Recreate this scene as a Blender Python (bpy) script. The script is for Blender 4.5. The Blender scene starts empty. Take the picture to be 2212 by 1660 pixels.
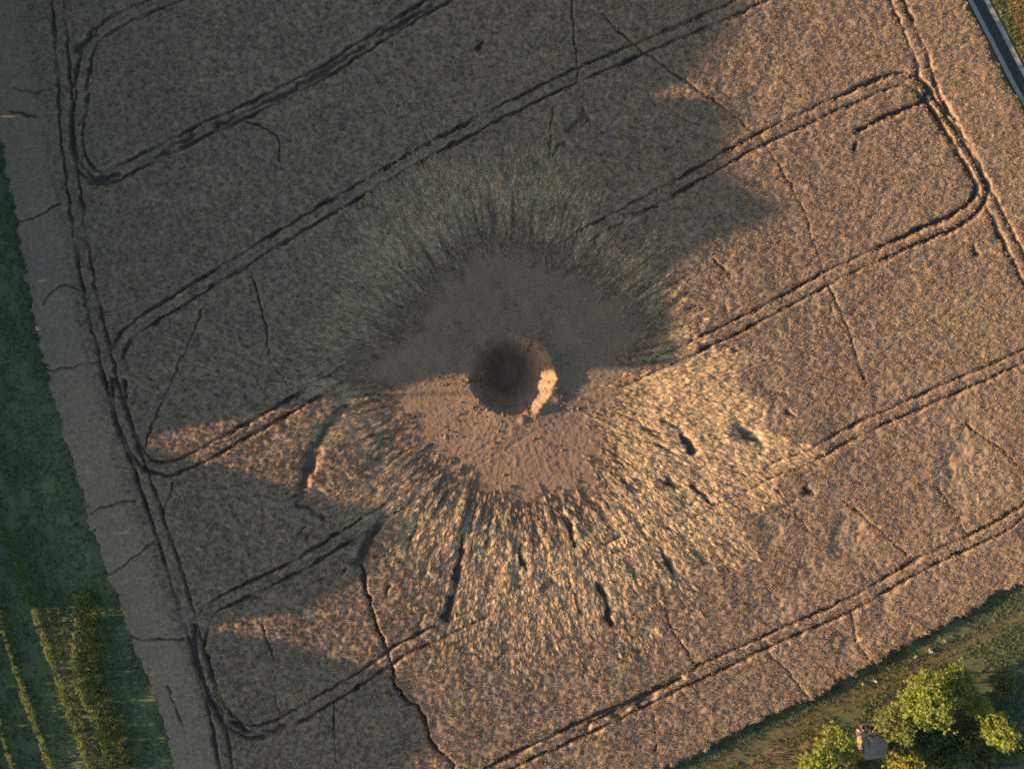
import bpy, math, random
import numpy as np

# ------------------------------------------------------------------ camera, light, exposure
S = 0.0625                      # metres on the ground per unit of the 2211 x 1660 layout
CX, CY = 1105.5, 830.0
H = 2211 * S * 24.0 / 36.0      # camera height for a 24 mm equivalent lens
EL, AZ = math.radians(10.0), math.radians(1.5)
SUN_STRENGTH, SKY_STRENGTH, EXPOSURE = 5.0, 0.070, 1.83

scene = bpy.context.scene
C = scene.collection
cam_d = bpy.data.cameras.new("camera")
cam = bpy.data.objects.new("camera", cam_d)
C.objects.link(cam)
cam.location = (0, 0, H)
cam_d.sensor_width, cam_d.lens = 36.0, 24.0
cam_d.clip_start, cam_d.clip_end = 0.5, 4000.0
scene.camera = cam

world = bpy.data.worlds.new("World")
scene.world = world
world.use_nodes = True
wn = world.node_tree.nodes
sky = wn.new("ShaderNodeTexSky")
sky.sky_type = 'NISHITA'
sky.sun_disc = False
sky.sun_elevation = EL
sky.sun_rotation = -(math.radians(90.0) + AZ)
sky.air_density, sky.dust_density, sky.ozone_density = 1.0, 1.3, 0.7
world.node_tree.links.new(sky.outputs[0], wn['Background'].inputs[0])
wn['Background'].inputs[1].default_value = SKY_STRENGTH

sun_d = bpy.data.lights.new("sun", 'SUN')
sun = bpy.data.objects.new("sun", sun_d)
C.objects.link(sun)
sun_d.energy, sun_d.angle, sun_d.color = SUN_STRENGTH, math.radians(0.53), (1.0, 0.65, 0.36)
sun.rotation_euler = (0.0, -(math.pi / 2 - EL), AZ)      # light travels to +X, falling
scene.view_settings.view_transform = 'Standard'
scene.view_settings.look = 'None'
scene.view_settings.exposure = EXPOSURE
scene.view_settings.gamma = 1.0
scene.view_settings.use_curve_mapping = False
scene.cycles.max_bounces = 6
scene.cycles.filter_width = 1.9
scene.cycles.use_denoising = False

rng = np.random.default_rng(7)
random.seed(7)
ZS = -0.8                       # soil level; the top of the standing crop is z = 0


# ------------------------------------------------------------------ helpers
def P(px, py, z=0.0):
    """Layout position on the flat field -> world x, y."""
    k = S * (H - z) / H
    return ((px - CX) * k, (CY - py) * k)


def PA(pts, z=0.0):
    a = np.array(pts, float)
    k = S * (H - z) / H
    return np.stack([(a[:, 0] - CX) * k, (CY - a[:, 1]) * k], 1)


def sm(a, b, x):
    t = np.clip((x - a) / (b - a), 0, 1)
    return t * t * (3 - 2 * t)


def _hash(i, j, seed):
    i = i.astype(np.uint32); j = j.astype(np.uint32)
    h = i * np.uint32(374761393) + j * np.uint32(668265263) + np.uint32((seed * 974634777) & 0xffffffff)
    h = (h ^ (h >> np.uint32(13))) * np.uint32(1274126177)
    h = h ^ (h >> np.uint32(16))
    return (h & np.uint32(0xffff)).astype(np.float32) / 32767.5 - 1.0


def vn(x, y, seed=0):
    xi, yi = np.floor(x), np.floor(y)
    fx, fy = (x - xi).astype(np.float32), (y - yi).astype(np.float32)
    i, j = xi.astype(np.int64), yi.astype(np.int64)
    fx = fx * fx * (3 - 2 * fx); fy = fy * fy * (3 - 2 * fy)
    a = _hash(i, j, seed); b = _hash(i + 1, j, seed)
    c = _hash(i, j + 1, seed); d = _hash(i + 1, j + 1, seed)
    return (a * (1 - fx) + b * fx) * (1 - fy) + (c * (1 - fx) + d * fx) * fy


def in_poly(x, y, poly):
    inside = np.zeros(x.shape, bool)
    n = len(poly)
    for k in range(n):
        x0, y0 = poly[k]; x1, y1 = poly[(k + 1) % n]
        if y0 == y1:
            continue
        c = ((y0 > y) != (y1 > y)) & (x < (x1 - x0) * (y - y0) / (y1 - y0) + x0)
        inside ^= c
    return inside


def smooth_line(pts, n=6):
    """Catmull-Rom through the points."""
    p = np.array(pts, float)
    p = np.vstack([2 * p[0] - p[1], p, 2 * p[-1] - p[-2]])
    out = []
    for i in range(1, len(p) - 2):
        for t in np.linspace(0, 1, n, endpoint=False):
            a, b, c, d = p[i - 1], p[i], p[i + 1], p[i + 2]
            out.append(0.5 * (2 * b + (c - a) * t + (2 * a - 5 * b + 4 * c - d) * t * t + (3 * b - a - 3 * c + d) * t ** 3))
    out.append(p[-2])
    return np.array(out)


def offset_line(p, d):
    t = np.gradient(p, axis=0)
    t /= np.linalg.norm(t, axis=1)[:, None] + 1e-9
    return p + np.stack([-t[:, 1], t[:, 0]], 1) * d


def mesh_np(name, verts, quads, mat, parent=None, smooth=True, attrs=None):
    verts = np.asarray(verts, np.float32); quads = np.asarray(quads, np.int32)
    k = quads.shape[1]
    me = bpy.data.meshes.new(name)
    me.vertices.add(len(verts)); me.vertices.foreach_set("co", verts.ravel())
    me.loops.add(quads.size); me.loops.foreach_set("vertex_index", quads.ravel())
    me.polygons.add(len(quads))
    me.polygons.foreach_set("loop_start", np.arange(len(quads), dtype=np.int32) * k)
    try:
        me.polygons.foreach_set("loop_total", np.full(len(quads), k, np.int32))
    except Exception:
        pass
    me.update(calc_edges=True)
    me.polygons.foreach_set("use_smooth", np.full(len(quads), smooth))
    for an, av in (attrs or {}).items():
        at = me.attributes.new(an, 'FLOAT', 'POINT')
        at.data.foreach_set("value", np.asarray(av, np.float32))
    me.materials.append(mat)
    o = bpy.data.objects.new(name, me)
    C.objects.link(o)
    if parent:
        o.parent = parent
    return o


def tag(o, label=None, cat=None, group=None, kind=None):
    for k, v in (("label", label), ("category", cat), ("group", group), ("kind", kind)):
        if v:
            o[k] = v
    return o


def empty(name, loc):
    o = bpy.data.objects.new(name, None)
    C.objects.link(o)
    o.location = loc
    o.empty_display_size = 0.3
    return o


def sheet(name, poly, z, mat, kind='structure'):
    """Flat sheet from a world outline (centre fan is not needed: one ngon)."""
    me = bpy.data.meshes.new(name)
    me.from_pydata([(x, y, z) for x, y in poly], [], [list(range(len(poly)))])
    me.materials.append(mat)
    if me.polygons[0].normal.z < 0:
        me.flip_normals()
    o = bpy.data.objects.new(name, me)
    C.objects.link(o)
    return tag(o, kind=kind)


def strip(name, line, width, z, mat, h=0.0, kind='structure'):
    """A band of given width along a line, with real side faces when h > 0."""
    a, b = offset_line(line, width / 2), offset_line(line, -width / 2)
    n = len(line)
    zz = z + h
    v = [(x, y, zz) for x, y in a] + [(x, y, zz) for x, y in b]
    q = [(i, n + i, n + i + 1, i + 1) for i in range(n - 1)]
    if h > 0:
        v += [(x, y, z) for x, y in a] + [(x, y, z) for x, y in b]
        q += [(2 * n + i, i, i + 1, 2 * n + i + 1) for i in range(n - 1)]
        q += [(n + i, 3 * n + i, 3 * n + i + 1, n + i + 1) for i in range(n - 1)]
    o = mesh_np(name, v, q, mat, smooth=False)
    return tag(o, kind=kind)


# ------------------------------------------------------------------ materials
def new_mat(name):
    m = bpy.data.materials.new(name)
    m.use_nodes = True
    nt = m.node_tree
    b = nt.nodes["Principled BSDF"]
    b.inputs["Roughness"].default_value = 0.9
    b.inputs["Specular IOR Level"].default_value = 0.15
    return m, nt, b


def noise(nt, vec, scale, detail=4.0, rough=0.6):
    n = nt.nodes.new("ShaderNodeTexNoise")
    n.inputs["Scale"].default_value = scale
    n.inputs["Detail"].default_value = detail
    n.inputs["Roughness"].default_value = rough
    nt.links.new(vec, n.inputs["Vector"])
    return n.outputs["Fac"]


def ramp(nt, fac, stops):
    r = nt.nodes.new("ShaderNodeValToRGB")
    e = r.color_ramp.elements
    while len(e) < len(stops):
        e.new(0.5)
    for k, (p, c) in enumerate(stops):
        e[k].position = p
        e[k].color = (*c, 1)
    nt.links.new(fac, r.inputs[0])
    return r.outputs[0]


def mix(nt, fac, a, b, mode='MIX'):
    m = nt.nodes.new("ShaderNodeMix")
    m.data_type = 'RGBA'
    m.blend_type = mode
    for sock, v in ((m.inputs[0], fac), (m.inputs[6], a), (m.inputs[7], b)):
        if hasattr(v, "links"):
            nt.links.new(v, sock)
        elif isinstance(v, (int, float)):
            sock.default_value = v
        else:
            sock.default_value = (*v, 1)
    return m.outputs[2]


def attr(nt, name, inst=False):
    a = nt.nodes.new("ShaderNodeAttribute")
    a.attribute_name = name
    a.attribute_type = 'INSTANCER' if inst else 'GEOMETRY'
    return a.outputs["Fac"]


def position(nt):
    return nt.nodes.new("ShaderNodeNewGeometry").outputs["Position"]


def noise_mat(name, stops, scale, scale2=None, stops2=None, bump=0.0, rough=0.9):
    m, nt, b = new_mat(name)
    pos = position(nt)
    col = ramp(nt, noise(nt, pos, scale), stops)
    if stops2:
        col = mix(nt, 0.5, col, ramp(nt, noise(nt, pos, scale2, 5), stops2))
    nt.links.new(col, b.inputs["Base Color"])
    b.inputs["Roughness"].default_value = rough
    if bump:
        bp = nt.nodes.new("ShaderNodeBump")
        bp.inputs["Strength"].default_value = bump
        bp.inputs["Distance"].default_value = 0.05
        nt.links.new(noise(nt, pos, scale * 6 + 3), bp.inputs["Height"])
        nt.links.new(bp.outputs[0], b.inputs["Normal"])
    return m


def crop_mat(name, inst):
    m, nt, b = new_mat(name)
    pos = position(nt)
    big = ramp(nt, noise(nt, pos, 0.16, 3), [(0.30, (0.235, 0.178, 0.135)), (0.5, (0.275, 0.205, 0.148)), (0.72, (0.32, 0.24, 0.158))])
    mid = ramp(nt, noise(nt, pos, 1.7, 3), [(0.28, (0.205, 0.152, 0.122)), (0.52, (0.285, 0.215, 0.155)), (0.74, (0.41, 0.315, 0.205))])
    hue = ramp(nt, noise(nt, pos, 0.8, 3), [(0.33, (0.98, 0.98, 1.12)), (0.5, (1.0, 1.0, 1.0)), (0.66, (1.0, 1.02, 0.80))])
    mid = mix(nt, 1.0, mid, hue, 'MULTIPLY')
    standing = mix(nt, 0.55, big, mid)
    straw = ramp(nt, noise(nt, pos, 1.3, 4), [(0.25, (0.34, 0.262, 0.175)), (0.5, (0.50, 0.39, 0.265)), (0.78, (0.66, 0.52, 0.345))])
    col = mix(nt, attr(nt, "straw", inst), standing, straw)
    col = mix(nt, attr(nt, "dust", inst), col, (0.225, 0.163, 0.122))
    if inst:
        f = ramp(nt, attr(nt, "tint", True), [(0.0, (0.72, 0.70, 0.68)), (0.5, (1.0, 1.0, 1.0)), (1.0, (1.35, 1.32, 1.25))])
        col = mix(nt, 1.0, col, f, 'MULTIPLY')
    else:
        soil = (0.085, 0.068, 0.055)  # soil and dark lower stems, with groove shade painted into the colour
        col = mix(nt, attr(nt, "gap", inst), col, soil)
    nt.links.new(col, b.inputs["Base Color"])
    return m


def leaf_mat(name, stops, scale=0.7, trans=0.25):
    m, nt, b = new_mat(name)
    col = ramp(nt, noise(nt, position(nt), scale, 3), stops)
    nt.links.new(col, b.inputs["Base Color"])
    b.inputs["Roughness"].default_value = 0.7
    tr = nt.nodes.new("ShaderNodeBsdfTranslucent")
    nt.links.new(col, tr.inputs[0])
    ms = nt.nodes.new("ShaderNodeMixShader")
    ms.inputs[0].default_value = trans
    nt.links.new(b.outputs[0], ms.inputs[1])
    nt.links.new(tr.outputs[0], ms.inputs[2])
    nt.links.new(ms.outputs[0], nt.nodes["Material Output"].inputs[0])
    return m


M_crop = crop_mat("crop_canopy", False)
M_stalk = crop_mat("crop_stalk", True)
M_soil = noise_mat("loam", [(0.25, (0.145, 0.102, 0.078)), (0.5, (0.215, 0.155, 0.114)), (0.75, (0.285, 0.208, 0.147))], 0.5, 3.5,
                   [(0.3, (0.135, 0.096, 0.07)), (0.55, (0.20, 0.145, 0.104)), (0.8, (0.275, 0.202, 0.142))], 0.25)
_nt = M_soil.node_tree                                    # yellow subsoil below the plough layer
_b = _nt.nodes["Principled BSDF"]
_top = _b.inputs["Base Color"].links[0].from_socket
_sep = _nt.nodes.new("ShaderNodeSeparateXYZ")
_pos = position(_nt)
_nt.links.new(_pos, _sep.inputs[0])
_mr = _nt.nodes.new("ShaderNodeMapRange")
_mr.inputs[1].default_value, _mr.inputs[2].default_value = -0.85, -1.25
_nt.links.new(_sep.outputs[2], _mr.inputs[0])
_sub = ramp(_nt, noise(_nt, _pos, 1.2), [(0.3, (0.185, 0.133, 0.10)), (0.7, (0.30, 0.21, 0.145))])
_nt.links.new(mix(_nt, _mr.outputs[0], _top, _sub), _b.inputs["Base Color"])
M_earth = noise_mat("dark_earth", [(0.3, (0.07, 0.056, 0.042)), (0.7, (0.14, 0.11, 0.078))], 0.4)
M_grass_dark = noise_mat("verge_grass_ground", [(0.3, (0.072, 0.09, 0.052)), (0.55, (0.098, 0.117, 0.064)), (0.8, (0.135, 0.145, 0.078))], 0.5)
M_meadow = noise_mat("meadow_ground", [(0.3, (0.105, 0.128, 0.068)), (0.6, (0.142, 0.168, 0.086)), (0.8, (0.185, 0.20, 0.10))], 0.3)
M_path = noise_mat("grass_path_ground", [(0.3, (0.08, 0.085, 0.04)), (0.7, (0.14, 0.135, 0.065))], 0.8)
M_dry = noise_mat("dry_grass_ground", [(0.3, (0.15, 0.10, 0.06)), (0.7, (0.26, 0.18, 0.10))], 0.6)
M_gold = noise_mat("gold_stubble_ground", [(0.3, (0.19, 0.15, 0.065)), (0.7, (0.28, 0.215, 0.095))], 0.5)
M_asphalt = noise_mat("asphalt", [(0.3, (0.04, 0.045, 0.045)), (0.7, (0.065, 0.07, 0.068))], 1.5)
M_concrete = noise_mat("concrete", [(0.3, (0.24, 0.25, 0.24)), (0.7, (0.34, 0.345, 0.32))], 0.9)
M_leaf_tree = leaf_mat("tree_leaf", [(0.25, (0.14, 0.20, 0.05)), (0.5, (0.21, 0.265, 0.06)), (0.75, (0.30, 0.33, 0.08))], 0.7, 0.4)
M_leaf_yellow = leaf_mat("yellowing_leaf", [(0.25, (0.19, 0.20, 0.045)), (0.5, (0.28, 0.275, 0.065)), (0.75, (0.37, 0.34, 0.09))], 0.7, 0.4)
M_leaf_shrub = leaf_mat("shrub_leaf", [(0.3, (0.085, 0.115, 0.055)), (0.7, (0.15, 0.18, 0.075))])
M_leaf_dark = leaf_mat("dark_leaf", [(0.3, (0.04, 0.06, 0.028)), (0.7, (0.075, 0.10, 0.042))])
M_leaf_hedge = leaf_mat("hedge_leaf", [(0.25, (0.14, 0.175, 0.065)), (0.5, (0.215, 0.25, 0.095)), (0.75, (0.30, 0.32, 0.13))], 1.2, 0.5)
M_leaf_vine = leaf_mat("vine_leaf", [(0.25, (0.10, 0.14, 0.055)), (0.5, (0.155, 0.195, 0.078)), (0.75, (0.22, 0.25, 0.10))], 1.2, 0.4)
M_pale = leaf_mat("pale_weed_leaf", [(0.3, (0.30, 0.31, 0.22)), (0.7, (0.5, 0.5, 0.4))])
M_bark = noise_mat("bark", [(0.3, (0.06, 0.045, 0.03)), (0.7, (0.12, 0.09, 0.065))], 3.0)
M_deadwood = noise_mat("dead_wood", [(0.3, (0.33, 0.25, 0.20)), (0.7, (0.5, 0.4, 0.33))], 3.0)
M_roof = noise_mat("roof_sheet", [(0.3, (0.21, 0.19, 0.175)), (0.7, (0.30, 0.27, 0.245))], 2.0)
M_plank = noise_mat("weathered_plank", [(0.3, (0.12, 0.10, 0.085)), (0.7, (0.2, 0.17, 0.145))], 2.5)
M_grassblade = leaf_mat("grass_blade", [(0.25, (0.085, 0.112, 0.058)), (0.5, (0.125, 0.155, 0.075)), (0.75, (0.18, 0.195, 0.09))], 0.35)
M_goldblade = leaf_mat("golden_stalk", [(0.25, (0.21, 0.165, 0.065)), (0.75, (0.34, 0.26, 0.115))], 0.8)

# ------------------------------------------------------------------ layout of the field
LEFT_EDGE = [(-110, -260), (-62, 0), (-34, 160), (-9, 300), (16, 430), (36, 540), (52, 630), (70, 720), (88, 800), (112, 880), (140, 980),
             (165, 1070), (185, 1130), (210, 1200), (232, 1270), (258, 1340), (290, 1420), (320, 1500), (345, 1580), (368, 1660), (420, 1820), (470, 1960)]
BOTTOM_EDGE = [(1000, 1900), (1240, 1770), (1470, 1656), (1635, 1569), (1760, 1511), (1856, 1462), (1986, 1389), (2130, 1306), (2211, 1267), (2420, 1160)]
ROAD_LINE = [(2010, -240), (2060, -100), (2111, 0), (2149, 73), (2178, 130), (2204, 180), (2245, 250), (2330, 380), (2440, 540)]
ROAD_W = 3.0
road_w = smooth_line(PA(ROAD_LINE, ZS))
fld_right = [tuple(p) for p in offset_line(road_w, -(ROAD_W / 2 + 0.45))]   # field side of the lane
if fld_right[10][0] > road_w[10][0]:
    fld_right = [tuple(p) for p in offset_line(road_w, ROAD_W / 2 + 0.45)]
FIELD = [tuple(p) for p in PA(LEFT_EDGE)] + [tuple(p) for p in PA(BOTTOM_EDGE)] + fld_right[::-1]
XMIN, XMAX, YMIN, YMAX = -75.0, 77.0, -58.0, 58.0

TRAMS = [  # centre lines of the sprayer's wheelings
    [(178, 200), (165, 270), (168, 330), (190, 372), (235, 380), (300, 350), (420, 288), (560, 225), (700, 152), (800, 88), (930, 8), (1100, -90)],
    [(250, 770), (262, 735), (305, 698), (460, 600), (640, 490), (800, 397), (960, 305), (1100, 232), (1250, 160), (1400, 96), (1570, 24), (1800, -85)],
    [(255, 820), (258, 880), (282, 950), (312, 998), (355, 1012), (410, 995), (520, 936), (640, 868), (780, 786), (1000, 668), (1200, 545), (1350, 462), (1500, 380),
     (1640, 302), (1800, 228), (1890, 190), (1945, 172), (1990, 190), (2020, 235)],
    [(2085, 345), (2112, 390), (2112, 425), (2080, 465), (2000, 503), (1900, 548), (1780, 604), (1640, 680), (1470, 762), (1200, 890), (1050, 980), (870, 1080), (640, 1222), (480, 1300), (440, 1335), (428, 1390)],
    [(436, 1420), (455, 1490), (492, 1555), (545, 1580), (610, 1562), (700, 1512), (780, 1462), (870, 1402), (960, 1358), (1120, 1280), (1290, 1195), (1440, 1128), (1650, 1022), (1740, 988), (1860, 925), (2000, 862), (2211, 770), (2330, 715)],
    [(1000, 1705), (1085, 1655), (1180, 1610), (1300, 1555), (1400, 1508), (1500, 1458), (1650, 1388), (1830, 1308), (2000, 1212), (2130, 1152), (2211, 1105), (2330, 1040)],
    [(120, -80), (128, 60), (138, 200), (146, 320), (158, 420), (172, 520), (196, 650), (220, 745), (240, 830), (262, 910), (290, 985), (318, 1060), (345, 1140), (372, 1220), (396, 1300), (420, 1380), (445, 1470), (468, 1560), (488, 1660), (510, 1780)],
    [(1890, -80), (1935, 0), (1985, 120), (2010, 195), (2050, 265), (2095, 345), (2125, 410), (2160, 480), (2215, 590), (2300, 760)],
    [(172, 190), (185, 120), (212, 72), (265, 38), (340, 5), (420, -30)],
]
WIDE = [  # stretches where the whole wheeling is lodged flat
    [(470, 268), (560, 226), (700, 152), (800, 88), (930, 8)], [(300, 352), (360, 322), (420, 288)], [(170, 350), (200, 385), (250, 378)],
    [(1240, 1580), (1330, 1540), (1410, 1505)], [(500, 1562), (550, 1585), (620, 1562)], [(160, 110), (205, 68)],
]
HEAVY = [  # deeper single ruts
    [(1800, 216), (1860, 186), (1900, 170), (1940, 160), (1975, 165), (2002, 192)], [(1850, 285), (1890, 264), (1945, 240), (1990, 222)],
    [(1992, 215), (2030, 270), (2070, 335), (2100, 385), (2108, 410), (2090, 440), (2050, 468), (1990, 492), (1930, 520)],
    [(2008, 195), (2050, 262), (2095, 335), (2126, 392), (2130, 425), (2110, 458), (2070, 490), (2010, 514), (1950, 540)],
    [(420, 1350), (418, 1400), (440, 1480), (475, 1560)], [(1235, 1568), (1320, 1532), (1400, 1500), (1470, 1466)],
]
CRACKS = [
    [(1230, -20), (1238, 60), (1243, 120), (1252, 190)], [(1300, 30), (1345, 75), (1400, 120), (1500, 190), (1600, 260), (1650, 312), (1700, 390), (1740, 470), (1775, 580), (1802, 640), (1832, 720), (1870, 832)],
    [(545, 590), (560, 660), (572, 710), (580, 770), (608, 815), (632, 850)], [(440, 660), (392, 770), (352, 862), (325, 920), (312, 965)],
    [(1192, 230), (1185, 350)], [(25, 486), (80, 462), (130, 438)], [(88, 660), (108, 632), (135, 618), (182, 626)], [(95, 802), (150, 792), (215, 780)],
    [(185, 1112), (235, 1090), (290, 1082)], [(222, 1250), (275, 1212), (332, 1170)], [(780, 1225), (795, 1290), (815, 1360), (845, 1430), (850, 1475), (880, 1515), (905, 1530), (922, 1580), (945, 1620), (972, 1645), (975, 1680)],
    [(1655, 1030), (1690, 1075), (1750, 1150)], [(1820, 1080), (1880, 1128), (1970, 1212)], [(2025, 1050), (2060, 1100), (2085, 1148)], [(2085, 915), (2150, 960), (2215, 1022)],
    [(1432, 1310), (1455, 1365), (1502, 1432)], [(1645, 1395), (1680, 1430), (1745, 1505)], [(1412, 1540), (1418, 1625)], [(1838, 1322), (1850, 1380), (1875, 1425)],
    [(568, 1350), (575, 1385), (592, 1425)], [(590, 1500), (602, 1545)], [(720, 1520), (722, 1600), (728, 1665)], [(500, 250), (560, 272), (595, 292), (602, 345)],
    [(25, 190), (70, 200), (110, 192)], [(250, 1375), (340, 1382), (395, 1380)], [(360, 1480), (395, 1570)], [(1540, 560), (1560, 580), (1575, 600)], [(20, 240), (75, 252)],
    [(1420, 445), (1340, 465)], [(1790, 700), (1800, 640)], [(375, 1045), (352, 1110)],
]
GOUGES = [(742, 875, 708, 918, 13, 0.42), (700, 925, 672, 985, 20, 0.45), (690, 975, 664, 1010, 11, 0.4), (662, 1000, 650, 1075, 13, 0.36), (640, 1085, 700, 1120, 8, 0.3), (828, 1120, 800, 1165, 13, 0.5), (802, 1160, 772, 1215, 16, 0.5), (996, 1165, 985, 1250, 9, 0.65), (985, 1250, 962, 1335, 10, 0.7), (1210, 1095, 1240, 1180, 8, 0.55),
          (1287, 1262, 1303, 1290, 9, 0.6), (1306, 1305, 1316, 1346, 7, 0.6), (1422, 1178, 1450, 1240, 9, 0.55), (1464, 936, 1494, 978, 9, 0.5), (1590, 930, 1630, 950, 14, 0.45), (860, 965, 812, 993, 10, 0.45),
          (1490, 1050, 1532, 1084, 8, 0.5), (1738, 1060, 1752, 1064, 8, 0.65), (1845, 322, 1852, 312, 6, 0.6), (1030, 100, 1040, 88, 6, 0.4), (860, 935, 815, 985, 7, 0.3), (1385, 920, 1420, 935, 8, 0.3),
          (1230, 280, 1260, 250, 8, 0.4), (1260, 230, 1270, 260, 6, 0.4), (1195, 330, 1215, 310, 6, 0.4), (2105, 540, 2112, 545, 8, 0.4), (1700, 890, 1712, 900, 6, 0.3), (1435, 1030, 1450, 1050, 9, 0.4),
          (1120, 1170, 1130, 1230, 5, 0.4), (1150, 1120, 1165, 1180, 5, 0.4), (905, 1130, 880, 1180, 6, 0.35), (850, 1030, 800, 1060, 6, 0.35), (1060, 1100, 1050, 1180, 5, 0.35), (1345, 1040, 1380, 1090, 7, 0.35)]

CC = (1106.0, 818.0)            # crater centre in layout units
ccx, ccy = P(*CC)


def polar_table(tab):
    a = np.array([t[0] for t in tab] + [tab[0][0] + 360.0]); v = np.array([t[1] for t in tab] + [tab[0][1]], float)
    return lambda th: np.interp(np.mod(np.degrees(th), 360.0), a, v)


RC = polar_table([(0, 88), (30, 86), (60, 88), (90, 92), (120, 94), (150, 92), (180, 91), (210, 84), (240, 78), (270, 74), (300, 79), (330, 86)])
RSOIL = polar_table([(0, 215), (20, 290), (45, 270), (68, 262), (80, 250), (98, 285), (112, 252), (135, 242), (155, 245), (175, 300), (188, 240), (205, 245), (225, 225), (245, 235), (270, 238), (285, 245), (303, 290), (318, 235), (335, 190)])
ROUT = polar_table([(0, 430), (20, 350), (45, 400), (90, 440), (135, 440), (160, 400), (180, 370), (200, 410), (225, 470), (240, 480), (270, 530), (300, 540), (318, 520), (335, 600), (345, 600)])


def polar(x, y):
    dx, dy = x - ccx, y - ccy
    return np.hypot(dx, dy) / S, np.arctan2(dy, dx)


def blast(x, y):
    r, th = polar(x, y)
    c, s = np.cos(th), np.sin(th)
    n1 = vn(c * 5 + 20, s * 5 + 20, 3); n2 = vn(c * 16 + 40, s * 16 + 40, 4)
    n3 = vn(c * 45 + 90, s * 45 + 90, 5)
    rs = RSOIL(th) * 1.05 + 62 + 12 * n1 + 18 * n2 + 14 * n3
    soil = 1 - sm(rs - 95, rs + 75, r + 34 * vn(th * 40 + 11, r / 60, 6) + 22 * vn(th * 90 + 31, r / 30, 7))
    ro = ROUT(th) + 75 + 45 * n1 + 45 * n2 + 30 * vn(x / 1.2, y / 1.2, 8)
    fall = 1 - sm(ro - 210, ro + 60, r + 30 * vn(x / 0.8, y / 0.8, 9))
    patch = sm(-0.25, 0.45, vn(x / 3.2, y / 3.2, 15) + 0.7 * vn(th * 14 + 70, r / 130, 16) + 2.3 * fall - 0.85)
    straw = fall ** 0.8 * patch * (1 - soil)
    dust = (1 - sm(rs - 75, rs + 40, r + 40 * vn(th * 30 + 5, r / 70, 17) + 25 * vn(th * 75 + 9, r / 35, 18))) * 0.75
    return r, th, soil, straw, dust


def seg_field(X, Y, lines, width, depth, out, wob=0.0, seed=0, rag=0.35, power=4):
    """out = max(out, groove profile) along each line, on the grid X, Y."""
    x0, y0 = X[0, 0], Y[0, 0]
    dx = X[0, 1] - X[0, 0]
    for li, ln in enumerate(lines):
        for a, b in zip(ln[:-1], ln[1:]):
            m = 3.0 * width + 0.4
            i0 = max(int((min(a[0], b[0]) - m - x0) / dx), 0); i1 = min(int((max(a[0], b[0]) + m - x0) / dx) + 2, X.shape[1])
            j0 = max(int((min(a[1], b[1]) - m - y0) / dx), 0); j1 = min(int((max(a[1], b[1]) + m - y0) / dx) + 2, X.shape[0])
            if i1 <= i0 or j1 <= j0:
                continue
            xs, ys = X[j0:j1, i0:i1], Y[j0:j1, i0:i1]
            if wob:
                xs = xs + wob * vn(xs / 0.9, ys / 0.9, seed + 11); ys = ys + wob * vn(xs / 0.9 + 50, ys / 0.9, seed + 12)
            d = b - a
            t = np.clip(((xs - a[0]) * d[0] + (ys - a[1]) * d[1]) / (d @ d + 1e-9), 0, 1)
            dist = np.hypot(xs - a[0] - t * d[0], ys - a[1] - t * d[1])
            w = width * (1 + rag * vn(xs / 1.6, ys / 1.6, seed + 5))
            g = depth * np.exp(-(dist / w) ** power) * (0.78 + rag * vn(xs / 2.3, ys / 2.3, seed + 6))
            np.maximum(out[j0:j1, i0:i1], g, out=out[j0:j1, i0:i1])


def dist_to(X, Y, line):
    """Distance to a polyline (coarse, whole grid)."""
    best = np.full(X.shape, 1e9, np.float32)
    for a, b in zip(line[:-1], line[1:]):
        d = b - a
        t = np.clip(((X - a[0]) * d[0] + (Y - a[1]) * d[1]) / (d @ d), 0, 1)
        np.minimum(best, np.hypot(X - a[0] - t * d[0], Y - a[1] - t * d[1]), out=best)
    return best


# ------------------------------------------------------------------ the crop canopy
DX = 0.165
gx = np.arange(XMIN, XMAX, DX, dtype=np.float32); gy = np.arange(YMIN, YMAX, DX, dtype=np.float32)
X, Y = np.meshgrid(gx, gy)
R, TH, SOIL, STRAW, DUST = blast(X, Y)
field_mask = in_poly(X, Y, FIELD)
dl = dist_to(X, Y, PA(LEFT_EDGE)); db = dist_to(X, Y, PA(BOTTOM_EDGE)); dr = dist_to(X, Y, np.array(fld_right))
edge = np.minimum(np.minimum(dl, db), dr)

bump = 0.055 * vn(X / 0.33, Y / 0.33, 21) + 0.036 * vn(X / 0.7, Y / 0.7, 22) + 0.03 * vn(X / 2.2, Y / 2.2, 23) + 0.06 * vn(X / 6.5, Y / 6.5, 24)
rough = np.clip(0.35 + sm(4.0, 8.0, dl) * 0.65, 0, 1)          # the headland along the left edge stands smoother
thin = sm(0.15, 0.75, vn(X / 5.0 + 3, Y / 5.0, 31)) * sm(10, 45, X) * sm(8, -12, Y)
z_std = -0.06 + bump * rough - 0.22 * thin * (0.6 + 0.4 * vn(X / 0.8, Y / 0.8, 32))

rm = R * S
st1 = vn(TH * 46 + 300, rm / 2.6, 41); st2 = vn(TH * 95 + 700, rm / 1.5, 42); st3 = vn(X / 0.7, Y / 0.7, 43)
z_flat = -0.42 + 0.10 * st1 + 0.075 * st2 + 0.04 * st3 - 0.08 * DUST
Z = z_std * (1 - STRAW) + z_flat * STRAW

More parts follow.
